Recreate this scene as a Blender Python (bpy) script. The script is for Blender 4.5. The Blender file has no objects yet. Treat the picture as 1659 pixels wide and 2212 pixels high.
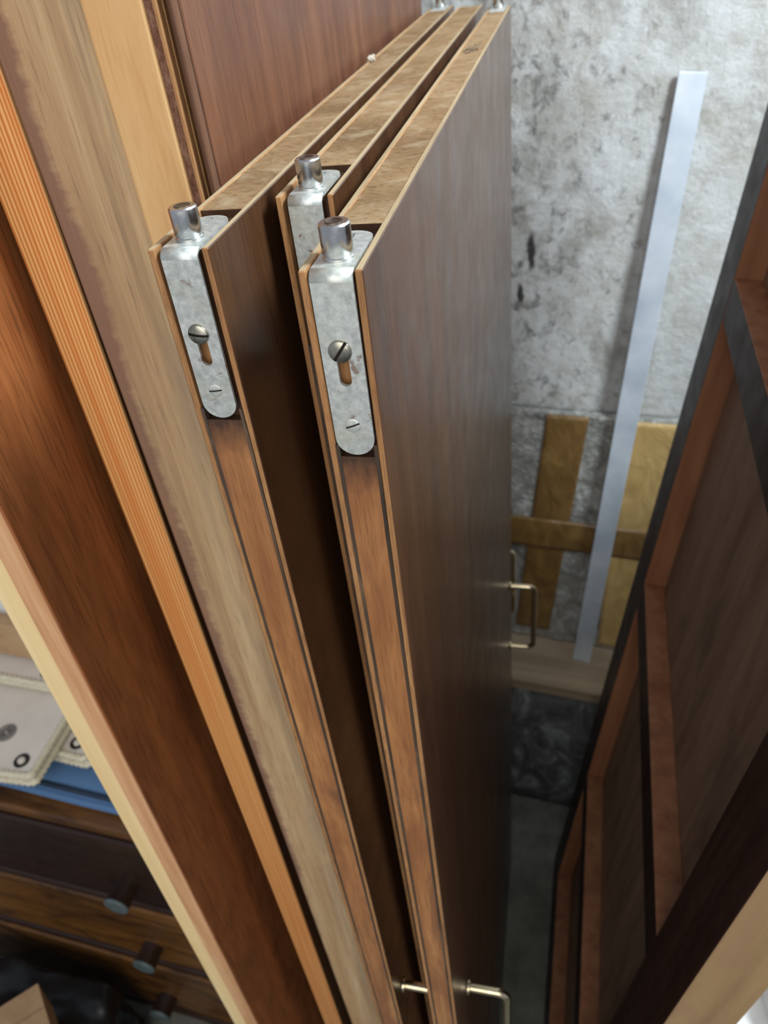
import bpy, bmesh, math, random
from mathutils import Vector, Matrix
random.seed(7)
S = bpy.context.scene
COL = S.collection
EYE = 1.705                      # height of the camera above the floor
PI = math.pi

# ------------------------------------------------------------------ colours and materials
def hx(h):
    h = h.lstrip('#'); v = [int(h[i:i+2], 16)/255 for i in (0, 2, 4)]
    return tuple((c/12.92 if c <= .04045 else ((c+.055)/1.055)**2.4) for c in v) + (1,)

class NT:
    def __init__(s, name):
        s.m = bpy.data.materials.new(name); s.m.use_nodes = True
        s.t = s.m.node_tree; s.n = s.t.nodes; s.l = s.t.links
        s.b = s.n['Principled BSDF']; s._tc = None
    def node(s, typ, ins=None, **kw):
        o = s.n.new(typ)
        for k, v in kw.items(): setattr(o, k, v)
        for k, v in (ins or {}).items():
            if isinstance(v, bpy.types.NodeSocket): s.l.new(v, o.inputs[k])
            else: o.inputs[k].default_value = v
        return o
    def co(s):
        if not s._tc: s._tc = s.node('ShaderNodeTexCoord')
        return s._tc.outputs['Object']
    def rc(s):
        """Object coordinates shifted by a random amount per object, so that no two boards share one figure."""
        if not getattr(s, '_rc', None):
            r = s.node('ShaderNodeObjectInfo').outputs['Random']
            k = s.node('ShaderNodeVectorMath', {0: r, 1: (3.7, 5.3, 1.9)}, operation='MULTIPLY').outputs[0]
            s._rc = s.node('ShaderNodeVectorMath', {0: s.co(), 1: k}, operation='ADD').outputs[0]
        return s._rc
    def mapped(s, scale, loc=(0, 0, 0)):
        return s.node('ShaderNodeMapping', {'Vector': s.rc(), 'Scale': scale, 'Location': loc}).outputs[0]
    def noise(s, vec, scale, detail=4, rough=.55, dist=0):
        return s.node('ShaderNodeTexNoise', {'Vector': vec, 'Scale': scale, 'Detail': detail, 'Roughness': rough, 'Distortion': dist}).outputs['Fac']
    def ramp(s, fac, stops, interp='LINEAR'):
        r = s.node('ShaderNodeValToRGB', {'Fac': fac}); e = r.color_ramp.elements
        r.color_ramp.interpolation = interp
        while len(e) < len(stops): e.new(.5)
        for k, (p, c) in enumerate(stops):
            e[k].position = p; e[k].color = hx(c) if isinstance(c, str) else (c, c, c, 1)
        return r.outputs['Color']
    def mix(s, fac, a, b, blend='MIX'):
        m = s.node('ShaderNodeMix', data_type='RGBA', blend_type=blend)
        for idx, v in ((0, fac), (6, a), (7, b)):
            if isinstance(v, bpy.types.NodeSocket): s.l.new(v, m.inputs[idx])
            elif isinstance(v, str): m.inputs[idx].default_value = hx(v)
            else: m.inputs[idx].default_value = v
        return m.outputs[2]
    def math(s, op, a, b=0.0, c=0.0):
        m = s.node('ShaderNodeMath', operation=op)
        for i, v in enumerate((a, b, c)):
            if isinstance(v, bpy.types.NodeSocket): s.l.new(v, m.inputs[i])
            else: m.inputs[i].default_value = v
        return m.outputs[0]
    def axis(s, ax):
        return s.node('ShaderNodeSeparateXYZ', {0: s.co()}).outputs[ax]
    def set(s, **kw):
        for k, v in kw.items():
            k = {'base': 'Base Color', 'rough': 'Roughness', 'metal': 'Metallic', 'spec': 'Specular IOR Level', 'coat': 'Coat Weight',
                 'coatr': 'Coat Roughness', 'trans': 'Transmission Weight', 'alpha': 'Alpha', 'sheen': 'Sheen Weight'}[k]
            if isinstance(v, bpy.types.NodeSocket): s.l.new(v, s.b.inputs[k])
            else: s.b.inputs[k].default_value = hx(v) if isinstance(v, str) else v
        return s
    def bump(s, h, strength, dist=.001):
        b = s.node('ShaderNodeBump', {'Height': h, 'Strength': strength, 'Distance': dist})
        s.l.new(b.outputs[0], s.b.inputs['Normal']); return s

def wood(name, stops, grain='z', fine=70, rough=.55, spec=.4, coat=0, coatr=.2, bump=.25, blotch=None, stretch=.04, streak=None, edges=None):
    """Fibres run along one axis; blotch = (colour, amount) adds irregular stains, streak = (colour, amount) thin dark pores."""
    t = NT(name)
    sc = [1, 1, 1]; sc['xyz'.index(grain)] = stretch
    v = t.mapped(sc)
    n1 = t.noise(v, fine, 7, .62, .6)
    col = t.ramp(n1, stops)
    n2 = t.noise(v, fine*16, 3, .6)
    if streak:
        col = t.mix(t.math('MULTIPLY', t.ramp(n2, [(.5, 0.), (.66, 1.)]), streak[1]), col, streak[0])
    if blotch:
        sc2 = [1, 1, 1]; sc2['xyz'.index(grain)] = .3
        col = t.mix(t.math('MULTIPLY', t.ramp(t.noise(t.mapped(sc2), 22, 5, .6, .8), [(.48, 0.), (.68, 1.)]), blotch[1]), col, blotch[0])
    r = t.ramp(t.noise(t.rc(), 35, 4), [(.3, max(rough-.08, .05)), (.7, min(rough+.1, 1))])
    t.set(base=col, rough=r, spec=spec, coat=coat, coatr=coatr)
    if bump: t.bump(n2, bump, .0006)
    return t.m

M = {}
M['veneer'] = wood('brown_lacquered_veneer', [(.25, '#3e2617'), (.5, '#4f321d'), (.78, '#5e3e25')], fine=40, rough=.36, spec=.45, coat=.4, coatr=.26, bump=.35, streak=('#2a190f', .45), blotch=('#372013', .4))
M['veneer_red'] = wood('reddish_brown_veneer', [(.25, '#543122'), (.5, '#69412c'), (.78, '#7b5239')], fine=55, rough=.45, spec=.4, coat=.15, bump=.3, streak=('#3a2218', .55), blotch=('#48291c', .4))
M['skin_edge'] = wood('plywood_edge', [(.25, '#835c38'), (.5, '#a87a4d'), (.8, '#c29665')], fine=160, rough=.7, bump=.5, streak=('#6d4728', .6), blotch=('#6f4828', .6))
M['skin_top'] = wood('plywood_top_edge', [(.25, '#8a7557'), (.5, '#ab9674'), (.8, '#bda888')], grain='y', fine=120, rough=.8, bump=.5, blotch=('#7d6544', .5))
M['glue'] = wood('dark_glue_line', [(.3, '#33291f'), (.55, '#4c3e33'), (.75, '#80664c')], fine=120, rough=.45, bump=.5, stretch=.1)
def core_mat():
    t = NT('core_end_wood')
    v = t.mapped((1, 1, .05))
    n1 = t.noise(v, 90, 7, .6, .7)
    col = t.ramp(n1, [(.25, '#8a5a34'), (.5, '#ad7747'), (.8, '#c8955f')])
    big = t.noise(t.mapped((1, 1, .22)), 28, 5, .6, .9)
    col = t.mix(t.ramp(big, [(.42, 0.), (.62, .8)]), col, '#875530')
    big2 = t.noise(t.mapped((1, 1, .15), (3, 1, 7)), 45, 4, .6, .5)
    col = t.mix(t.ramp(big2, [(.56, 0.), (.7, .7)]), col, '#694433')
    fib = t.noise(t.mapped((1, 1, .05)), 1100, 3, .6)
    col = t.mix(t.math('MULTIPLY', t.ramp(fib, [(.48, 0.), (.66, 1.)]), .45), col, '#6e4529')
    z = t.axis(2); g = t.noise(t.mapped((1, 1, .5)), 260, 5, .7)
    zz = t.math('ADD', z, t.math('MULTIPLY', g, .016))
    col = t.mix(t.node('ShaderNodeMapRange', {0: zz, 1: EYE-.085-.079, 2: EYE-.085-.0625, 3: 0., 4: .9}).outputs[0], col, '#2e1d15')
    t.set(base=col, rough=.42, spec=.45, coat=.25, coatr=.3).bump(fib, .3, .0005)
    return t.m
M['core_end'] = core_mat()
def core_top_mat():
    t = NT('dusty_blockboard_top')
    flecks = t.noise(t.mapped((.3, 1, 1)), 700, 4, .75)
    blocks = t.noise(t.mapped((.2, 1, 1)), 16, 3, .5)
    col = t.ramp(blocks, [(.3, '#775d40'), (.5, '#8f7351'), (.7, '#a18664')])
    col = t.mix(t.ramp(flecks, [(.52, 0.), (.62, .75)]), col, '#5c4028')
    dust = t.noise(t.rc(), 55, 5, .6, .6)
    col = t.mix(t.ramp(dust, [(.5, 0.), (.7, .7)]), col, '#a9977a')
    t.set(base=col, rough=.9, spec=.2).bump(flecks, .8, .001)
    return t.m
M['core_top'] = core_top_mat()
M['pale'] = None
def pale_mat():
    t = NT('weathered_pale_plank')
    v = t.mapped((1, 1, .035))
    n1 = t.noise(v, 85, 7, .65, .4)
    col = t.ramp(n1, [(.25, '#8c7055'), (.45, '#ad8f6b'), (.6, '#bea27c'), (.8, '#d3bd99')])
    f = t.noise(t.mapped((1, 1, .05)), 620, 3, .6)
    col = t.mix(t.ramp(f, [(.55, 0.), (.7, .55)]), col, '#77604a')
    x = t.axis(0)                               # planed edge stained purple along one side
    rag = t.noise(t.mapped((.25, 1, 1)), 190, 5, .7)
    wob = t.noise(t.mapped((.6, 1, 1)), 16, 3)
    e = t.math('ADD', x, t.math('ADD', t.math('MULTIPLY', rag, .010), t.math('MULTIPLY', wob, .014)))
    col = t.mix(t.node('ShaderNodeMapRange', {0: t.math('ADD', e, t.math('MULTIPLY', t.math('MAXIMUM', t.math('SUBTRACT', EYE-.30, t.axis(2)), 0.), .014)), 1: .0003, 2: -.0045, 3: 0., 4: .85}).outputs[0], col, '#7d5c4e')
    gy = t.math('MULTIPLY', t.node('ShaderNodeMapRange', {0: x, 1: .002, 2: .016, 3: 0., 4: 1.}).outputs[0], t.ramp(t.noise(t.mapped((1, 1, .06), (1, 0, 0)), 120, 5, .7), [(.4, 0.), (.6, .7)]))
    col = t.mix(gy, col, '#8d7c66')
    a = t.noise(t.mapped((1, 1, .12)), 20, 3)
    col = t.mix(t.ramp(a, [(.5, 0.), (.7, .45)]), col, '#b98a55')
    t.set(base=col, rough=.75, spec=.25).bump(f, .5, .0008)
    return t.m
M['pale'] = pale_mat()
M['yellow'] = wood('smooth_yellow_pine', [(.25, '#bd8f58'), (.5, '#d0a56f'), (.8, '#dcba87')], fine=38, rough=.55, bump=.15, stretch=.07, streak=('#b98a52', .3))
def saw_mat():
    t = NT('rough_sawn_edge')
    n = t.noise(t.mapped((1, 1, .5)), 420, 6, .75)
    t.set(base=t.ramp(n, [(.3, '#5a3a2b'), (.5, '#87604c'), (.72, '#a98672')]), rough=.95, spec=.15).bump(n, 1, .002)
    return t.m
M['saw'] = saw_mat()
M['bead_wood'] = wood('worn_bead_wood', [(.3, '#452c20'), (.55, '#5f402e'), (.8, '#8a6346')], fine=150, rough=.7, bump=.8)
def pine_mat():
    t = NT('orange_pine_grain')
    v = t.mapped((1, 1, .012))
    w = t.node('ShaderNodeTexWave', {'Vector': t.mapped((1, .3, .006)), 'Scale': 130., 'Distortion': 5., 'Detail': 3., 'Detail Scale': 1.2}, wave_type='BANDS', bands_direction='X').outputs['Fac']
    col = t.ramp(w, [(.05, '#c07238'), (.45, '#db9854'), (.9, '#e9b576')])
    n = t.noise(v, 220, 4, .6)
    col = t.mix(t.ramp(n, [(.5, 0.), (.68, .6)]), col, '#d07c3c')
    t.set(base=col, rough=.45, spec=.4, coat=.2).bump(w, .2, .0006)
    return t.m
M['pine'] = pine_mat()
M['cherry'] = wood('warm_brown_board', [(.25, '#7e4826'), (.5, '#995b31'), (.8, '#ae6f40')], fine=30, rough=.48, coat=.12, bump=.25, stretch=.05, streak=('#4d2a15', .55), blotch=('#5b321a', .5))
M['peach'] = wood('peach_edge_strip', [(.25, '#b07f55'), (.5, '#cb996d'), (.8, '#e0b88d')], fine=130, rough=.6, bump=.3)
M['cream_pine'] = wood('pale_lit_pine', [(.25, '#dcbb80'), (.5, '#e9cd97'), (.8, '#f2dcac')], fine=50, rough=.6, bump=.15)
M['frame'] = wood('dark_frame_front', [(.25, '#2a1e1a'), (.5, '#372822'), (.8, '#46352e')], fine=60, rough=.5, spec=.3, coat=.08, bump=.3, streak=('#281a16', .5))
M['frame_in'] = wood('red_brown_frame_wood', [(.25, '#74492f'), (.5, '#8e5f41'), (.8, '#a37354')], fine=50, rough=.55, bump=.25, blotch=('#6f3a26', .4))
M['frame_back'] = wood('dull_brown_back_panel', [(.25, '#7c6150'), (.5, '#90745f'), (.8, '#a2856e')], fine=40, rough=.6, bump=.2, blotch=('#5d4536', .5))
M['band'] = wood('shaded_mahogany_edge', [(.25, '#2c1c17'), (.5, '#3d2821'), (.8, '#523930')], grain='z', fine=45, rough=.38, coat=.3, bump=.4, streak=('#2c1612', .6))  # front of the near stile, its shade put into the colour
M['tan'] = wood('lit_tan_face', [(.25, '#84694a'), (.5, '#9b7f59'), (.8, '#ab8f69')], fine=45, rough=.6, bump=.25, blotch=('#94705a', .5))  # outer side of the near stile, coloured lighter as the lit face
M['dark_wood'] = wood('dark_shaded_wood', [(.25, '#1c110c'), (.5, '#291811'), (.8, '#3a2318')], grain='x', fine=30, rough=.4, coat=.2, bump=.2)  # brown drawer wood, darkened further for the deep shadow under the board
M['amber_wood'] = wood('amber_lit_wood', [(.25, '#4a2d14'), (.5, '#67431d'), (.8, '#8a5d2a')], grain='x', fine=18, rough=.4, coat=.3, bump=.2, blotch=('#24140c', .9), stretch=.2)  # amber for the lit drawer fronts, dark blotches for shade on them
def plate_mat():
    t = NT('galvanised_plate')
    a = t.noise(t.rc(), 420, 5, .6); b = t.noise(t.rc(), 130, 5, .65, .5)
    col = t.ramp(a, [(.3, '#b0b4b0'), (.55, '#c6cbc7'), (.75, '#d8ddd9')])
    col = t.mix(t.ramp(b, [(.60, 0.), (.68, .8)]), col, '#80604c')
    col = t.mix(t.ramp(t.noise(t.mapped((1, 1, 1), (.4, .1, .2)), 60, 3), [(.5, 0.), (.7, .4)]), col, '#b8b79a')
    t.set(base=col, metal=.55, rough=t.ramp(a, [(.3, .4), (.7, .52)])).bump(a, .15, .0004)
    return t.m
M['plate'] = plate_mat()
def metal(name, c, rough, c2=None, scale=200):
    t = NT(name); n = t.noise(t.rc(), scale, 4)
    t.set(base=t.ramp(n, [(.35, c), (.7, c2 or c)]), metal=1., rough=t.ramp(n, [(.3, rough*.8), (.7, rough*1.25)]))
    return t.m
M['steel'] = metal('polished_steel', '#b9bab9', .27, '#d6d6d4')
M['steel_dark'] = metal('worn_pin_end', '#6b625a', .4, '#857b70')
M['screw'] = metal('dull_screw_steel', '#8d8a7d', .32, '#b6b3a5')
M['nickel'] = metal('warm_nickel', '#c9b892', .2, '#ddd0b2')
def flat(name, c, rough=.6, c2=None, scale=60, spec=.4, bump=0, **kw):
    t = NT(name); n = t.noise(t.rc(), scale, 4)
    t.set(base=t.ramp(n, [(.35, c), (.7, c2 or c)]), rough=rough, spec=spec, **kw)
    if bump: t.bump(n, bump, .002)
    return t.m
M['alu'] = flat('aluminium_bar', '#b9c4cf', .42, '#dbe3ea', 14, .5, metal=.35)
M['lint'] = flat('grey_lint', '#a59a8a', .95, '#bdb3a4', 300)
M['hole'] = flat('dark_hole', '#17110d', .9, '#241a13')
M['cream'] = flat('cream_plastic_sheet', '#dcd3c8', .4, '#e5ddd3', 20)
M['rim'] = flat('clear_ribbed_plastic', '#cfc6a6', .2, '#ece6d2', 260, .6, .6)
M['vent'] = flat('grey_vent', '#6f6a66', .5)
M['black_rubber'] = flat('black_rubber', '#1c1b1b', .4)
M['button'] = flat('ivory_button', '#d9d2c4', .3)
M['blue_cloth'] = flat('blue_canvas', '#54779f', .85, '#6286b3', 900, .2, .5)
M['zip'] = flat('dark_zip', '#27364a', .6)
M['bin_bag'] = flat('black_plastic_film', '#0e0f11', .3, '#1a1d1f', 25, .5, .6)
M['card'] = flat('brown_cardboard', '#b08f6b', .85, '#c0a07c', 40, .2, .2)
M['white_bag'] = flat('white_plastic_film', '#dfe3e4', .3, '#f1f4f4', 30, .5, .5)
M['navy'] = flat('grey_blue_cloth', '#4d5c6c', .85, '#65768a', 90, .2, .4)
M['redwood'] = wood('red_painted_batten', [(.25, '#7a3f28'), (.5, '#9a5a3d'), (.8, '#b98467')], grain='x', fine=40, rough=.6)
M['knob'] = flat('teal_sheen_knob', '#4a5658', .5, '#5f6c6e', 60)  # teal sheen of the knob ends, painted as their colour
def wall_mat():
    t = NT('rough_limewashed_wall')
    a = t.noise(t.rc(), 26, 8, .68, .4); b = t.noise(t.rc(), 7, 5, .6, .6)
    col = t.ramp(a, [(.28, '#bdb9ae'), (.42, '#d3d2cc'), (.6, '#e2e3e1'), (.8, '#edeeed')])
    col = t.mix(t.ramp(b, [(.45, 0.), (.7, .45)]), col, '#b9b5a8')
    # black mould, thickest where the wall stays damp behind the doors
    x = t.axis(0)
    damp = t.node('ShaderNodeMapRange', {0: x, 1: .16, 2: -.10, 3: 0., 4: .125}).outputs[0]
    m = t.math('ADD', t.noise(t.mapped((1, 1, .8), (2, 0, 1)), 48, 9, .74, .4), damp)
    col = t.mix(t.ramp(m, [(.60, 0.), (.70, .55), (.80, .92)]), col, '#3d3a36')
    m2 = t.math('ADD', t.noise(t.mapped((1, 1, .8), (5, 0, 3)), 13, 8, .7, .5), damp)
    col = t.mix(t.ramp(m2, [(.55, 0.), (.72, .6)]), col, '#8b857a')
    # a dark crack and a smaller hole in the plaster
    hole = None
    for cu, cz, ru, rz in ((-.052, EYE-.432, .006, .030), (-.068, EYE-.497, .006, .016)):
        du = t.math('DIVIDE', t.math('ADD', t.math('SUBTRACT', x, cu), t.math('MULTIPLY', t.math('SUBTRACT', t.noise(t.rc(), 60, 4), .5), .014)), ru)
        dz = t.math('DIVIDE', t.math('SUBTRACT', t.axis(2), cz), rz)
        dd = t.math('ADD', t.math('MULTIPLY', du, du), t.math('MULTIPLY', dz, dz))
        k = t.node('ShaderNodeMapRange', {0: dd, 1: 1.3, 2: .5, 3: 0., 4: .9}).outputs[0]
        col = t.mix(k, col, '#1f1c19')
    t.set(base=col, rough=.92, spec=.2)
    h = t.math('ADD', t.noise(t.rc(), 75, 9, .75), t.math('MULTIPLY', t.noise(t.rc(), 20, 4), 1.2))
    t.bump(h, .8, .010)
    return t.m
M['wall'] = wall_mat()
def floor_mat():
    t = NT('dusty_concrete_floor'); n = t.noise(t.rc(), 18, 8, .65)
    t.set(base=t.ramp(n, [(.3, '#5a5b54'), (.6, '#74756d'), (.8, '#8a8b82')]), rough=.9, spec=.2).bump(n, .3, .003)
    return t.m
M['floor'] = floor_mat()
def film_mat():
    t = NT('grey_wrapping_film')
    n = t.noise(t.mapped((1, 1, .6)), 26, 7, .65, 1.2)
    w = t.noise(t.mapped((1, 1, 1.3), (1, 2, 3)), 42, 5, .6, 2.)
    t.set(base=t.ramp(n, [(.3, '#6a6964'), (.5, '#989790'), (.75, '#cbccc8')]), rough=.16, spec=.7, coat=.7, coatr=.08).bump(w, .9, .012)
    return t.m
M['film'] = film_mat()
def tape_mat(name, c1, c2):
    t = NT(name); n = t.noise(t.mapped((1, 1, .5)), 30, 5, .6, 1.)
    t.set(base=t.ramp(n, [(.3, c1), (.7, c2)]), rough=.3, spec=.5, coat=.3).bump(n, .5, .006)
    return t.m
M['tape'] = tape_mat('brown_packing_tape', '#5f4525', '#86683b')
M['yellow_card'] = tape_mat('yellowish_taped_card', '#a88a55', '#c4a66d')
M['tan_board'] = wood('dusty_tan_board', [(.3, '#8a785e'), (.55, '#a39076'), (.8, '#b3a288')], grain='x', fine=30, rough=.85)
def tarp_mat():
    t = NT('dark_grey_film'); n = t.noise(t.mapped((1, 1, .7)), 15, 8, .68, 1.)
    t.set(base=t.ramp(n, [(.35, '#383c3b'), (.52, '#656a68'), (.68, '#a9b1ae')]), rough=.45, spec=.4).bump(n, .8, .01)
    return t.m
M['tarp'] = tarp_mat()

# ------------------------------------------------------------------ mesh helpers
def box(bm, x0, x1, y0, y1, z0, z1, mi=0):
    v = [bm.verts.new((x, y, z)) for z in (z0, z1) for y in (y0, y1) for x in (x0, x1)]
    fs = []
    for f in ((0, 2, 3, 1), (4, 5, 7, 6), (0, 1, 5, 4), (2, 6, 7, 3), (0, 4, 6, 2), (1, 3, 7, 5)):
        fs.append(bm.faces.new([v[i] for i in f]))
    for f in fs: f.material_index = mi
    return fs        # bottom, top, -y, +y, -x, +x
def nb(): return bmesh.new()
def BX(*a):
    bm = nb(); box(bm, *a); return bm
def obj(name, bm, mats, parent=None, bevel=0, seg=2, smooth=False, loc=None, rot=None):
    me = bpy.data.meshes.new(name)
    bmesh.ops.recalc_face_normals(bm, faces=bm.faces)
    bm.to_mesh(me); bm.free()
    for m in (mats if isinstance(mats, (list, tuple)) else [mats]): me.materials.append(M[m] if isinstance(m, str) else m)
    o = bpy.data.objects.new(name, me); COL.objects.link(o)
    if parent: o.parent = parent
    if loc: o.location = loc
    if rot: o.rotation_euler = rot
    if smooth:
        for p in me.polygons: p.use_smooth = True
        if smooth != 'all': me.set_sharp_from_angle(angle=math.radians(35))
    if bevel:
        b = o.modifiers.new('bevel', 'BEVEL'); b.width = bevel; b.segments = seg; b.limit_method = 'ANGLE'
        b.angle_limit = math.radians(40)
    return o
def thing(name, label, cat, loc, rot=(0, 0, 0), group=None):
    o = bpy.data.objects.new(name, None); COL.objects.link(o)
    o.location = loc; o.rotation_euler = rot; o.empty_display_size = .05
    return tag(o, label, cat, group)
def tag(o, label, cat, group=None):
    o['label'] = label; o['category'] = cat; o['kind'] = 'thing'
    if group: o['group'] = group
    return o
def struct(name, bm, mat, label, cat, loc=None, rot=None, **k):
    o = obj(name, bm, mat, None, loc=loc, rot=rot, **k); o['kind'] = 'structure'; o['label'] = label; o['category'] = cat; return o
def lathe(bm, prof, c, axis='z', seg=32, mi=0, flip=1):
    """prof: (radius, height) pairs from the base up, around the axis through c."""
    def P(r, h, a):
        u, v = r*math.cos(a), r*math.sin(a)
        d = {'z': (u, v, h*flip), 'y': (u, h*flip, v), 'x': (h*flip, u, v)}[axis]
        return (c[0]+d[0], c[1]+d[1], c[2]+d[2])
    rings = []
    for r, h in prof:
        rings.append([bm.verts.new(P(r, h, 2*PI*k/seg)) for k in range(seg)] if r > 1e-6 else [bm.verts.new(P(0, h, 0))])
    for a, b in zip(rings, rings[1:]):
        for k in range(seg):
            k2 = (k+1) % seg
            q = [a[k % len(a)], a[k2 % len(a)], b[k2 % len(b)], b[k % len(b)]]
            q = list(dict.fromkeys(q))
            if len(q) > 2: bm.faces.new(q).material_index = mi
    for rg in (rings[0], rings[-1]):
        if len(rg) > 2: bm.faces.new(rg).material_index = mi
def tube(bm, pts, r, seg=14, closed=False):
    pts = [Vector(p) for p in pts]; n = len(pts); rings = []
    up = None
    for i, p in enumerate(pts):
        if closed: d = (pts[(i+1) % n]-pts[i-1]).normalized()
        else: d = (pts[min(i+1, n-1)]-pts[max(i-1, 0)]).normalized()
        if up is None: up = d.orthogonal().normalized()
        up = (up - d*up.dot(d)).normalized(); w = d.cross(up)
        rr = r[i] if isinstance(r, (list, tuple)) else r
        rings.append([bm.verts.new(p+rr*(up*math.cos(2*PI*k/seg)+w*math.sin(2*PI*k/seg))) for k in range(seg)])
    rg = list(zip(rings, rings[1:])) + ([(rings[-1], rings[0])] if closed else [])
    for a, b in rg:
        for k in range(seg): bm.faces.new((a[k], a[(k+1) % seg], b[(k+1) % seg], b[k]))
    if not closed:
        bm.faces.new(rings[0]); bm.faces.new(rings[-1])
def fill2d(bm, outer, holes, to3):
    """A flat face with holes; to3 maps (u, v) to a point."""
    es = []
    for loop in [outer]+holes:
        vs = [bm.verts.new(to3(*p)) for p in loop]
        es += [bm.edges.new((vs[i], vs[(i+1) % len(vs)])) for i in range(len(vs))]
    bmesh.ops.triangle_fill(bm, use_beauty=True, edges=es)
def arc(cx, cy, r, a0, a1, n=14): return [(cx+r*math.cos(a0+(a1-a0)*k/n), cy+r*math.sin(a0+(a1-a0)*k/n)) for k in range(n+1)]
def grid_box(sx, sy, sz, n, amp, seed, sc=12, keep_base=True):
    """A box of soft lumps: subdivided, rounded and displaced."""
    from mathutils import noise
    bm = nb(); bmesh.ops.create_cube(bm, size=1)
    bmesh.ops.subdivide_edges(bm, edges=bm.edges[:], cuts=n, use_grid_fill=True)
    for v in bm.verts:
        p = Vector(v.co); q = p*2
        rnd = max(abs(q.x), abs(q.y), abs(q.z))/max(q.length, 1e-6)
        p = p.lerp(p*rnd*1.1, .35)
        p = Vector((p.x*sx, p.y*sy, (p.z+.5)*sz))
        d = noise.noise_vector(p*sc+Vector((seed, 0, 0)))*amp + noise.noise_vector(p*sc*2.7+Vector((seed, 5, 0)))*amp*.5
        p += d
        if p.z < 0 or (keep_base and v.co.z < -.499): p.z = 0
        v.co = p
    return bm

# ------------------------------------------------------------------ the room
WY, YAW = 1.147, math.radians(-7.1)      # back wall: turned a little towards the doors
bm = nb()
box(bm, -2.0, 1.6, 0, .12, 0, 2.45)
struct('wall_back', bm, 'wall', 'rough limewashed wall spotted with black mould behind the doors', 'wall', loc=(0, WY, 0), rot=(0, 0, YAW))
struct('floor', BX(-2.2, 1.8, -1.6, 1.6, -.08, 0), 'floor', 'grey dusty concrete floor between the stacked furniture', 'floor')
struct('wall_right', BX(.198, .36, .60, .84, 0, 1.28), 'wall', 'low white half wall that the dark frame leans against', 'wall')

# ------------------------------------------------------------------ the three wardrobe doors
def half_plate(bm, x0, x1, top, holes):
    """Angle plate bent over the corner of the door: front arm with a round lower end, bend, top arm with a round far end."""
    r = .0035; w = (x1-x0)/2; xc = (x0+x1)/2; f = -.0006
    fz = top-.061
    outer = [(x0, top-r), (x1, top-r)] + [(x1, fz)] + [(xc+w*math.cos(a)*1, fz-w*.95*math.sin(a)) for a in [PI*k/16 for k in range(1, 16)]] + [(x0, fz)]
    fill2d(bm, outer, holes, lambda u, v: (u, f, v))
    prev = None
    for k in range(9):
        a = PI/2*k/8
        y = f+r-r*math.cos(a); z = top-r+r*math.sin(a)
        row = (bm.verts.new((x0, y, z)), bm.verts.new((x1, y, z)))
        if prev:
            fc = bm.faces.new((prev[0], prev[1], row[1], row[0])); fc.smooth = True
        prev = row
    ye = .030
    outer = [(x1, f+r), (x0, f+r), (x0, ye)] + [(xc-w*math.cos(a), ye+w*.8*math.sin(a)) for a in [PI*k/16 for k in range(1, 16)]] + [(x1, ye)]
    hole = [(xc-.0006, ye-.004), (xc-.0006, ye+.003), (xc+.0006, ye+.003), (xc+.0006, ye-.004)]
    fill2d(bm, outer, [hole], lambda u, v: (u, v, top))
    bmesh.ops.remove_doubles(bm, verts=bm.verts[:], dist=.00002)
def screw(name, parent, c, r, dome, ang, mat='screw'):
    """Slotted screw head facing -y."""
    bm = nb()
    prof = [(r, 0), (r, dome*.35)] + [(r*math.cos(a), dome*.35+dome*.65*math.sin(a)) for a in [PI/2*k/6 for k in range(1, 6)]] + [(0, dome)]
    lathe(bm, prof, (0, 0, 0), 'y', 36, 0, -1)
    # saw the slot: cut the head along two planes, sink the strip between them
    hw = r*.13; d = Vector((math.cos(ang), 0, math.sin(ang))); nrm = Vector((-d.z, 0, d.x))
    for s in (-1, 1):
        bmesh.ops.bisect_plane(bm, geom=bm.verts[:]+bm.edges[:]+bm.faces[:], plane_co=nrm*hw*s, plane_no=nrm)
    strip = [f for f in bm.faces if abs(f.calc_center_median().dot(nrm)) < hw*.98 and f.normal.y < -.1 or
             (abs(f.calc_center_median().dot(nrm)) < hw*.98 and f.calc_center_median().y < -dome*.3)]
    res = bmesh.ops.extrude_face_region(bm, geom=strip)
    vs = [g for g in res['geom'] if isinstance(g, bmesh.types.BMVert)]
    bmesh.ops.delete(bm, geom=strip, context='FACES')
    for v in vs: v.co.y = min(v.co.y+dome*.55, -.00005)
    for f in bm.faces:
        if all(v in set(vs) for v in f.verts): f.material_index = 1
    return obj(name, bm, [mat, 'hole'], parent, smooth=True, loc=c)
def handle(parent, x, y, zt, proj=.0345, length=.13, r=.004):
    pts = []; rr = .010
    pts.append((x-.001, y, zt)); pts.append((x+proj-rr, y, zt))
    for k in range(1, 8):
        a = PI/2*k/8; pts.append((x+proj-rr+rr*math.sin(a), y, zt-rr+rr*math.cos(a)))
    pts.append((x+proj, y, zt-rr)); pts.append((x+proj, y, zt-length+rr))
    for k in range(1, 8):
        a = PI/2*k/8; pts.append((x+proj-rr+rr*math.cos(a), y, zt-length+rr-rr*math.sin(a)))
    pts.append((x+proj-rr, y, zt-length)); pts.append((x-.001, y, zt-length))
    bm = nb(); tube(bm, pts, r, 16)
    h = obj('handle', bm, 'nickel', parent, smooth=True)
    for z in (zt, zt-length):
        bm = nb(); lathe(bm, [(.0062, 0), (.0066, .0008), (.0062, .0024), (.0045, .003)], (x, y, z), 'x', 24)
        obj('collar', bm, 'nickel', h, smooth=True)
    return h
SK = .0027
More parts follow.
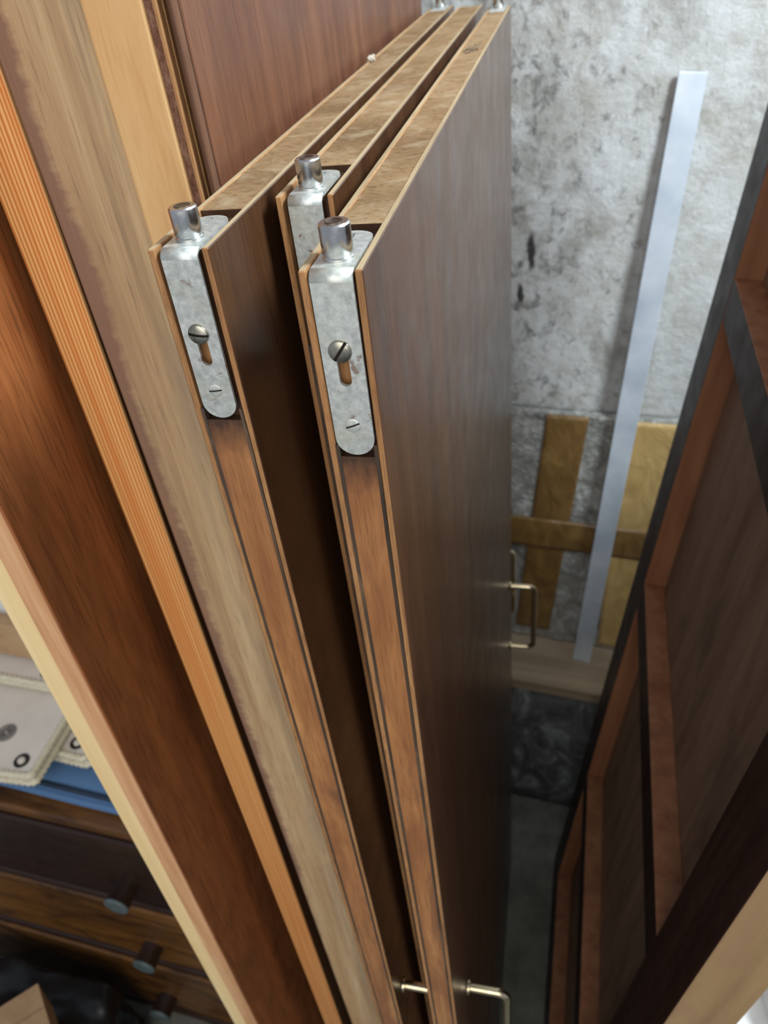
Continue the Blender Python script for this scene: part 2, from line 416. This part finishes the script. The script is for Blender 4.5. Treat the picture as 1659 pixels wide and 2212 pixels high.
def wardrobe_door(label, x0, x1, y0, y1, top, big_z, big_ang, small_ang, far_pin, handles, front_hw=True):
    """Blockboard door between two veneered plywood skins, pivot brackets at its upper corners."""
    top += EYE; T = x1-x0; L = y1-y0
    root = thing('door_leaf', label, 'door', ((x0+x1)/2, y0, 0), group='wardrobe doors standing on edge side by side')
    a, b = -T/2, T/2
    for s, (u, v) in ((-1, (a, a+SK)), (1, (b-SK, b))):
        bm = nb(); fs = box(bm, u, v, 0, L, 0, top)
        fs[1].material_index = 2; fs[0].material_index = 1; fs[2].material_index = 1; fs[3].material_index = 1
        (fs[5] if s > 0 else fs[4]).material_index = 0; (fs[4] if s > 0 else fs[5]).material_index = 1
        obj('veneered_skin', bm, ['veneer', 'skin_edge', 'skin_top'], root, bevel=.0004, seg=1)
        bm = nb(); w = .0014
        g0 = u+SK if s < 0 else u-w
        box(bm, g0, g0+w, -.0002, .004, 0, top-.064)
        obj('glue_line', bm, 'glue', root)
    # core: notched behind the brackets
    prof = [(0, 0), (L, 0), (L, top-.0004), (.0425, top-.0004), (.0425, top-.0035), (.005, top-.0035), (.005, top-.0700), (0, top-.0692)]
    bm = nb(); ca, cb = a+SK, b-SK
    lo = [bm.verts.new((ca, y, z)) for y, z in prof]; hi = [bm.verts.new((cb, y, z)) for y, z in prof]
    n = len(prof)
    for k in range(n):
        f = bm.faces.new((lo[k], lo[(k+1) % n], hi[(k+1) % n], hi[k]))
        f.material_index = 1 if k == 2 else 0
    bm.faces.new(lo); bm.faces.new(hi)
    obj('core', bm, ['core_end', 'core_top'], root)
    pw = .0070
    bz = big_z+EYE
    if True:
        hole = arc(0, bz-.011, .0021, PI, 2*PI, 8) + arc(0, bz-.003, .0021, 0, PI, 8)
        bm = nb(); half_plate(bm, -pw, pw, top-.0002, [hole])
        br = obj('pivot_bracket', bm, 'plate', root)
        so = br.modifiers.new('thickness', 'SOLIDIFY'); so.thickness = .0014; so.offset = -1
        br['label'] = 'galvanised steel corner plate'
        screw('screw_head', br, (-.0004, -.0006, bz), .0040, .0016, big_ang)
        screw('screw_head', br, (0, -.0006, top-.0555), .0027, .0004, small_ang, 'plate')
        # slot lining behind the keyhole
        bm = nb(); box(bm, -.004, .004, .0042, .0050, bz-.0165, bz-.001)
        obj('slot_back', bm, 'skin_edge', br)
        pins = [.0115]
    if far_pin: pins.append(L-.012)
    for py in pins:
        bm = nb(); R = .0051; h = .0112; t0 = top-.0002
        lathe(bm, [(R*1.02, 0), (R*1.02, .0008), (R*.95, .0012), (R*.95, .0016), (R, .002), (R, h-.0006), (R*.9, h)], (0, py, t0), 'z', 40)
        p = obj('pivot_pin', bm, 'steel', root, smooth=True); p['label'] = 'shiny steel pivot pin'
        bm = nb(); lathe(bm, [(R*.58, 0), (R*.58, .0002), (R*.5, .0003), (R*.42, .00005)], (0, py, t0+h), 'z', 32)
        obj('pin_end', bm, 'steel_dark', p, smooth=True)
    if far_pin:
        bm = nb(); box(bm, -pw, pw, L-.036, L+.0006, top-.0002, top+.0006); box(bm, -pw, pw, L, L+.0008, top-.06, top)
        obj('pivot_bracket', bm, 'plate', root)
    for hy, hz in handles: handle(root, b, hy-y0, hz+EYE, proj=.031 if T > .0228 else .0365)
    return root

wardrobe_door('brown veneered wardrobe door closest to the tall pale planks, rusty stained bracket on its corner',
              -.1427, -.1195, .240, .897, -.085, -.1165, -.15, .1, True, [(.2600, -.789)])
wardrobe_door('brown veneered wardrobe door pushed back in the middle, its corner bracket half hidden',
              -.1130, -.0888, .294, .878, -.085, -.119, .9, .1, False, [(.858, -.775)])
wardrobe_door('brown wardrobe door with its glossy broad side and two bow handles in full view',
              -.0806, -.0597, .217, .845, -.085, -.1118, .95, .35, True, [(.268, -.790), (.800, -.790)])

# pencil scribble on the top edge of the glossy door, a tuft of lint on the door by the planks
d3 = bpy.data.objects['door_leaf.002']
bm = nb(); zt = EYE-.085
for (xa, ya), (xb, yb) in (((-.0045, 0.386), (.0005, 0.420)), ((-.0015, 0.388), (.0015, 0.414)), ((.0015, 0.386), (.0032, 0.424)), ((-.0048, 0.398), (.0048, 0.390)), ((-.0030, 0.380), (.0035, 0.398)), ((-.0060, 0.390), (-.0030, 0.414))):
    tube(bm, [(xa, ya, zt), ((xa+xb)/2+.0006, (ya+yb)/2, zt), (xb, yb, zt)], .00022, 6)
obj('pencil_mark', bm, 'glue', d3)
bm = grid_box(.004, .008, .0035, 6, .0014, 1., 500)
tag(obj('lint_tuft', bm, 'lint', smooth='all', loc=(-.1400, .600, EYE-.0850)), 'tiny pale lint tuft on the top edge of the door by the planks', 'lint')

# ------------------------------------------------------------------ tall planks and panels beside the doors
def plank(name, label, cat, x0, x1, y0, y1, mat, slope=0, pivot=-.5, h=2.02, side=None, group=None, bevel=.0012):
    """x0, x1 hold at height pivot (from the eye); slope leans the board sideways."""
    xb = (x0+x1)/2 + slope*(-EYE-pivot)
    root = thing(name, label, cat, (xb, y0, abs(math.sin(slope))*(x1-x0)/2+.0004), (0, math.atan(slope), 0), group)
    return root, (x1-x0)/2, y1-y0, h
# brown panel beside the doors, rounded bead along its near edge
r, w, d, h = plank('wardrobe_side_panel', 'tall reddish brown panel with a rounded bead along its edge, standing behind the doors', 'panel',
                   -.1565, -.1502, .330, .885, None)
bm = nb(); fs = box(bm, -w, w, 0, d, 0, h); obj('panel_board', bm, 'veneer_red', r, bevel=.0008)
bm = nb(); tube(bm, [(w-.0022, -.0028, 0), (w-.0022, -.0028, h)], .0022, 14); b_ = obj('bead', bm, 'bead_wood', r, smooth=True)
b_['label'] = 'worn rounded bead'
# yellow board with a rough sawn face
r, w, d, h = plank('pine_board', 'upright smooth yellow board with a rough sawn edge, between weathered plank and brown panel', 'board',
                   -.1888, -.1575, .323, .860, None)
obj('board_body', BX(-w, w-.0052, 0, d, 0, h), 'yellow', r, bevel=.0012)
obj('sawn_edge', BX(w-.0052, w-.0012, .0008, d, 0, h), 'saw', r, bevel=.0006)['label'] = 'rough purple brown sawn edge'
obj('edge_strip', BX(w-.0012, w, .0002, d, 0, h), 'skin_edge', r)
# weathered plank
r, w, d, h = plank('weathered_plank', 'thick upright pale plank, weathered and stained purple along one edge', 'plank', -.2350, -.1890, .325, .870, None)
obj('plank_body', BX(-w, w, 0, d, 0, h), 'pale', r, bevel=.0018)
# orange pine edged panel
r, w, d, h = plank('pine_edged_panel', 'upright panel showing a narrow orange pine edge with fine straight grain', 'panel', -.2765, -.2505, .337, .860, None, .014)
obj('pine_edging', BX(-w, w, 0, .003, 0, h), 'pine', r, bevel=.0008)
obj('panel_board', BX(-w, w, .003, d, 0, h), 'veneer', r)  # dark veneer puts the shade of the narrow gap into this side
# warm brown panel with pale edge
r, w, d, h = plank('brown_board', 'wide warm brown board with pale peach and yellow edge, leaning beside the cream cases', 'board', -.3290, -.2940, .258, .800, None, .036, -.6, h=1.74)
obj('board_face', BX(w-.0015, w, .0006, d, 0, h), 'cherry', r)
obj('peach_edge', BX(-w+.0175, w-.0015, 0, d, 0, h), 'peach', r, bevel=.0012)['label'] = 'peach coloured edge layer'
obj('pale_edge', BX(-w, -w+.0175, .0015, d, 0, h), 'cream_pine', r, bevel=.0012)['label'] = 'pale yellow edge layer'

# ------------------------------------------------------------------ shallow frame leaning on the right
LEAN = math.atan(.0960)
fr = thing('cabinet_frame', 'tall shallow dark brown cabinet frame with shelf rails, leaning across from the glossy door', 'cabinet frame', (.0335-.035*.288, .57, .0050), (0, LEAN, -math.atan(.035)))
Y = lambda y: y-.57
FH = 1.73
bm = nb(); fs = box(bm, 0, .045, Y(.782), Y(.858), 0, FH); fs[2].material_index = 1
obj('far_stile', bm, ['frame', 'frame_in'], fr, bevel=.001)
bm = nb(); fs = box(bm, 0, .047, Y(.250), Y(.325), 0, FH); fs[2].material_index = 1
nst = obj('near_stile', bm, ['band', 'tan'], fr, bevel=.0015); nst['label'] = 'wide mahogany stile, front coloured dark as shaded, outer side tan as lit'
obj('back_board', BX(.027, .034, Y(.325), Y(.782), .01, FH-.01), 'frame_back', fr)
for z, hh, nm in ((1.383, .044, 'shelf_rail'), (.956, .048, 'shelf_rail'), (.482, .050, 'shelf_rail'), (.100, .098, 'bottom_rail')):
    bm = nb(); fs = box(bm, .0004, .027, Y(.325), Y(.782), z-hh, z); fs[1].material_index = 1
    obj(nm, bm, ['frame', 'frame_in'], fr, bevel=.001)

# ------------------------------------------------------------------ along the back wall
ct, st = math.cos(YAW), math.sin(YAW)
def wallpt(u, v, z): return (u*ct - v*st, WY + u*st + v*ct, z)      # u along the wall, v into it
# dark bundle, board on it, wrapped package on the board
bm = grid_box(.62, .135, .405, 14, .009, 3., 11)
tag(obj('tarp_bundle', bm, 'tarp', smooth='all', loc=wallpt(.02, -.078, 0), rot=(0, 0, YAW)), 'dark grey film wrapped bundle on the floor under the tan board', 'bundle')
bm = BX(-.30, .28, -.157, -.004, .428, .455)
tag(obj('tan_board', bm, 'tan_board', bevel=.002, loc=(0, WY, 0), rot=(0, 0, YAW)), 'dusty tan board lying on the dark bundle by the wall', 'board')
pk = thing('wrapped_package', 'flat package wrapped in grey film and brown tape, standing on the tan board', 'package', wallpt(0, 0, .4555), (0, 0, YAW))
from mathutils import noise as NZ
def crumple(x0, x1, z0, z1, yf, th, nx, nz, amp, seed, shear=0):
    bm = nb(); g = []
    for j in range(nz+1):
        row = []
        for i in range(nx+1):
            z = z0+(z1-z0)*j/nz; x = x0+(x1-x0)*i/nx + shear*(z-z0)
            p = Vector((x, 0, z))
            dy = NZ.noise(p*26+Vector((seed, 0, 0)))*amp + NZ.noise(p*60+Vector((seed, 3, 0)))*amp*.4
            row.append(bm.verts.new((x, yf(z)+dy-(0 if th == 0 else 0), z)))
        g.append(row)
    faces = [bm.faces.new((g[j][i], g[j][i+1], g[j+1][i+1], g[j+1][i])) for j in range(nz) for i in range(nx)]
    if th:
        r_ = bmesh.ops.extrude_face_region(bm, geom=faces)
        for v in r_['geom']:
            if isinstance(v, bmesh.types.BMVert): v.co.y += th
    return bm
pf = lambda z: -.034 + .012*(z/.55)
obj('film_body', crumple(-.34, .20, 0, .552, pf, .018, 70, 90, .0032, 1.), 'film', pk, smooth='all')
t1 = crumple(-.0665, .004, .03, .551, lambda z: pf(z)-.0032, .001, 10, 50, .0015, 1., .095); obj('packing_tape', t1, 'tape', pk, smooth='all')
t2 = crumple(-.33, .197, .255, .325, lambda z: pf(z)-.0050, .001, 60, 8, .0015, 1.); obj('packing_tape', t2, 'tape', pk, smooth='all')
t3 = crumple(.105, .198, .012, .550, lambda z: pf(z)-.0042, .001, 12, 50, .0015, 1.); obj('card_strip', t3, 'yellow_card', pk, smooth='all')
# aluminium bar
p0, p1 = Vector((.0668, 1.061, EYE-1.2495)), Vector((.1432, 1.1205, EYE-.200))
d = (p1-p0).normalized(); side = Vector((ct, st, 0)); side = (side-d*side.dot(d)).normalized(); nn = side.cross(d)
mat = Matrix((side, nn, d)).transposed().to_4x4(); mat.translation = p0
bm = nb(); box(bm, -.0172, .0172, -.003, .003, .0004, (p1-p0).length)
bar = obj('aluminium_bar', bm, 'alu', bevel=.0012, seg=3); bar.matrix_world = mat
tag(bar, 'long flat aluminium bar leaning against the mouldy white wall', 'bar')

# ------------------------------------------------------------------ the lower left corner: drawers, cases, bags
def drawer(label, x0, x1, y0, z0, z1, front, knob, kx, dy=0):
    root = thing('wooden_drawer', label, 'drawer', ((x0+x1)/2, y0, z0), (0, 0, math.radians(-4.0)), group='loose drawers stacked below the cream cases')
    w = (x1-x0)/2; hh = z1-z0
    bm = BX(-w, w, 0, .018, 0, hh); obj('drawer_front', bm, front, root, bevel=.004)
    bm = nb(); box(bm, -w+.01, -w+.022, .018, .40, .01, hh-.02); box(bm, w-.022, w-.01, .018, .40, .01, hh-.02); box(bm, -w+.022, w-.022, .388, .40, .01, hh-.02)
    obj('drawer_sides', bm, 'dark_wood', root)
    obj('drawer_bottom', BX(-w+.022, w-.022, .018, .388, .014, .020), 'dark_wood', root)
    bm = nb(); box(bm, -w, w, -.006, .019, 0, .016)
    obj('front_moulding', bm, 'dark_wood', root, bevel=.004)
    bm = nb(); lathe(bm, [(.019, 0), (.0185, .012), (.019, .024), (.0205, .033)], (kx-(x0+x1)/2, 0, hh*.34), 'y', 32, 0, -1)
    k = obj('knob', bm, 'dark_wood', root, smooth=True)
    bm = nb(); lathe(bm, [(.0205, .033), (.0207, .035), (.019, .0375), (.0, .038)], (kx-(x0+x1)/2, 0, hh*.34), 'y', 32, 0, -1)
    obj('knob_face', bm, knob, k, smooth=True)['label'] = 'knob end coloured with a grey teal sheen'
    return root
FB = EYE-1.0
drawer('dark drawer on top of the stack, shadow under the board put into its colour', -1.45, -.40, .470, .478, .690, 'dark_wood', 'knob', -.628)
drawer('amber coloured drawer in the middle of the stack, dark round knob', -1.46, -.41, .462, .250, .476, 'amber_wood', 'knob', -.652)
drawer('amber coloured drawer at the bottom of the stack, beside the black plastic bag', -1.47, -.42, .452, .022, .248, 'amber_wood', 'knob', -.690)
bm = BX(-.36, .335, 0, .50, 0, .022)
tag(obj('dark_board', bm, 'amber_wood', bevel=.004, loc=(-.72, .462, .691), rot=(0, 0, math.radians(-4))), 'dark board with a worn amber edge lying across the drawer stack', 'board')
bm = BX(-.33, .33, 0, .03, 0, .0205)
tag(obj('red_batten', bm, 'redwood', bevel=.003, loc=(-.745, .440, .0005), rot=(0, 0, math.radians(-4))), 'reddish wooden batten on the floor under the lowest drawer', 'batten')
# blue zipped bag
bb = thing('blue_bag', 'blue canvas bag with a dark zip lying under the cream cases', 'bag', (-.66, .50, .7145), (0, 0, math.radians(-5)))
bm = grid_box(.52, .20, .034, 10, .002, 9., 20)
obj('bag_body', bm, 'blue_cloth', bb, smooth='all', loc=(0, .09, 0))
bm = nb(); tube(bm, [(-.25, -.010, .028), (-.1, -.012, .029), (.05, -.012, .029), (.25, -.010, .028)], .0040, 8); obj('zip', bm, 'zip', bb, smooth=True)
bm = nb(); tube(bm, [(-.25, -.012, .010), (0, -.014, .010), (.25, -.012, .010)], .008, 10); obj('piping', bm, 'blue_cloth', bb, smooth=True)
# cream cases
def rr_path(x0, x1, y0, y1, r, step):
    pts = []
    for cx, cy, a in ((x1-r, y0+r, -PI/2), (x1-r, y1-r, 0), (x0+r, y1-r, PI/2), (x0+r, y0+r, PI)):
        for k in range(5): pts.append((cx+r*math.cos(a+PI/2*k/4), cy+r*math.sin(a+PI/2*k/4)))
    out = []
    for i in range(len(pts)):
        a, b = Vector(pts[i]), Vector(pts[(i+1) % len(pts)])
        n = max(1, int((b-a).length/step))
        out += [a.lerp(b, k/n) for k in range(n)]
    return out
def cream_case(label, x1, y0, z0, W_, D_, T_, rot, vent=True):
    root = thing('cream_case', label, 'storage case', (x1, y0, z0), (0, 0, rot), group='cream cases with ribbed clear rims')
    bm = BX(-W_+.004, -.004, .004, D_-.004, .003, T_-.002); obj('case_shell', bm, 'cream', root, bevel=.003)
    for z in (.0052, T_-.0045):
        pts = rr_path(-W_+.0035, -.0035, .0035, D_-.0035, 0.006, .0045)
        bm = nb(); tube(bm, [(p.x, p.y, z) for p in pts], [.0062 if k % 2 else .0044 for k in range(len(pts))], 8, True)
        obj('ribbed_rim', bm, 'rim', root, smooth='all')
    for gx, gy in ((-.030, .024), (-.030, D_-.024)):
        bm = nb(); lathe(bm, [(.0115, 0), (.0115, .0012), (.009, .0018), (.006, .0004)], (gx, gy, T_-.002), 'z', 28); g = obj('grommet', bm, 'black_rubber', root, smooth=True)
        bm = nb(); lathe(bm, [(.0058, 0), (.0056, .002), (.004, .0036), (0, .0042)], (gx, gy, T_-.0018), 'z', 24); obj('button', bm, 'button', g, smooth=True)
    if vent:
        bm = nb(); c = Vector((-.082, .066, T_-.0018))
        for k in range(26):
            a = 2*PI*k/26; da = PI/26*.62
            q = [(.002, a-da*.4), (.0155, a-da), (.0155, a+da), (.002, a+da*.4)]
            vs = [bm.verts.new(c+Vector((r_*math.cos(t_), r_*math.sin(t_), z_))) for z_ in (0, .0006) for r_, t_ in q]
            for f in ((0, 1, 2, 3), (4, 5, 6, 7), (0, 1, 5, 4), (1, 2, 6, 5), (2, 3, 7, 6), (3, 0, 4, 7)): bm.faces.new([vs[i] for i in f])
        obj('starburst_vent', bm, 'vent', root)
    return root
cream_case('cream case at the bottom of the stack, resting on the blue bag', -.655, .520, .752, .36, .30, .026, math.radians(-6), False)
cream_case('cream case with a dark starburst vent, jutting out over the drawers', -.700, .468, .7800, .36, .26, .026, math.radians(1))
cream_case('cream case on top of the stack, partly under the cardboard box', -.735, .606, .8075, .36, .26, .020, math.radians(-4), False)
# cardboard box and white bag behind
bm = BX(-.20, .16, 0, .2, 0, .075)
tag(obj('cardboard_box', bm, 'card', bevel=.002, loc=(-.93, .660, .8315), rot=(0, 0, math.radians(-5))), 'brown cardboard box on the topmost cream case', 'cardboard box')
bm = grid_box(.36, .20, .16, 12, .012, 5., 9)
tag(obj('white_bag', bm, 'white_bag', smooth='all', loc=(-.96, .765, .9075)), 'white plastic bag lying on the cardboard box', 'plastic bag')
# black bag, built taller to fill the shadowed void; cardboard corner, blue cloth
bm = grid_box(.46, .16, .262, 22, .014, 2., 13)
tag(obj('black_bag', bm, 'bin_bag', smooth='all', loc=(-.945, .322, 0.0)), 'crumpled black plastic bag on the floor before the drawers', 'plastic bag')
cb = thing('open_carton', 'small brown cardboard carton with a folded flap on the black bag', 'cardboard box', (-.805, .250, .290), (math.radians(-4), math.radians(5), math.radians(47)))
obj('carton_body', BX(-.06, .06, -.06, .06, 0, .085), 'card', cb, bevel=.001)
bm = nb(); box(bm, -.06, .06, -.06, .012, .0855, .0880); obj('flap', bm, 'card', cb); 
bm = grid_box(.22, .055, .03, 8, .004, 8., 14)
tag(obj('cloth_bundle', bm, 'navy', smooth='all', loc=(-.525, .375, 0)), 'grey blue cloth bundle on the floor beside the red batten', 'cloth')

# ------------------------------------------------------------------ lower right corner: white box with a strapped clear bag
tag(obj('white_box', BX(-.0, .34, 0, .30, 0, .66), 'white_bag', bevel=.004, loc=(.215, .26, 0)), 'white box standing behind the tan side of the frame', 'box')
sb = thing('strapped_bag', 'clear plastic bag with tan straps on the white box', 'plastic bag', (.385, .43, .661))
obj('bag_body', grid_box(.26, .20, .09, 12, .012, 4., 12), 'white_bag', sb, smooth='all')
for ux in (-.05, .06):
    bm = nb(); tube(bm, [(ux, -.115, .002), (ux, -.112, .06), (ux+.01, -.08, .105), (ux+.01, .0, .112), (ux, .1, .085)], .008, 10); obj('strap', bm, 'card', sb, smooth='all')

# ------------------------------------------------------------------ light: daylight from an open door behind and above, dim bounce elsewhere
def area(name, loc, target, sx, sy, e, color):
    l = bpy.data.lights.new(name, 'AREA'); l.shape = 'RECTANGLE'; l.size = sx; l.size_y = sy; l.energy = e; l.color = color
    o = bpy.data.objects.new(name, l); COL.objects.link(o); o.location = loc
    o.rotation_euler = (Vector(target)-Vector(loc)).to_track_quat('-Z', 'Y').to_euler()
    return o
area('open_door_daylight', (.10, -1.5, EYE+.50), (-.1, .4, EYE-.4), 1.7, 1.8, 31, (1, .95, .88))
area('window_daylight', (.70, .34, EYE+.62), (.17, 1.15, EYE-.25), .26, .40, 31, (.83, .925, 1))
w = bpy.data.worlds.new('garage_air'); S.world = w; w.use_nodes = True
bg = w.node_tree.nodes['Background']; bg.inputs[0].default_value = (.80, .87, 1, 1); bg.inputs[1].default_value = .42

# ------------------------------------------------------------------ camera
W_, H_ = 1659, 2212; F_ = 1638.2
vd = Vector((1105-W_/2, -(3150-H_/2), -F_)); vy = Vector((1260-W_/2, -(-265-H_/2), -F_))
zc = -vd.normalized(); yc = (vy-zc*vy.dot(zc)).normalized(); xc = yc.cross(zc)
cam = bpy.data.cameras.new('camera'); co = bpy.data.objects.new('camera', cam); COL.objects.link(co)
co.matrix_world = Matrix.Translation((0, 0, EYE)) @ Matrix((xc, yc, zc)).to_4x4()
cam.sensor_fit = 'VERTICAL'; cam.sensor_height = 24; cam.lens = F_/H_*24
cam.clip_start = .01
cam.dof.use_dof = True; cam.dof.focus_distance = .275; cam.dof.aperture_fstop = 11.0
S.camera = co
S.view_settings.view_transform = 'Standard'; S.view_settings.look = 'None'
S.view_settings.exposure = 0; S.view_settings.gamma = 1; S.view_settings.use_curve_mapping = False
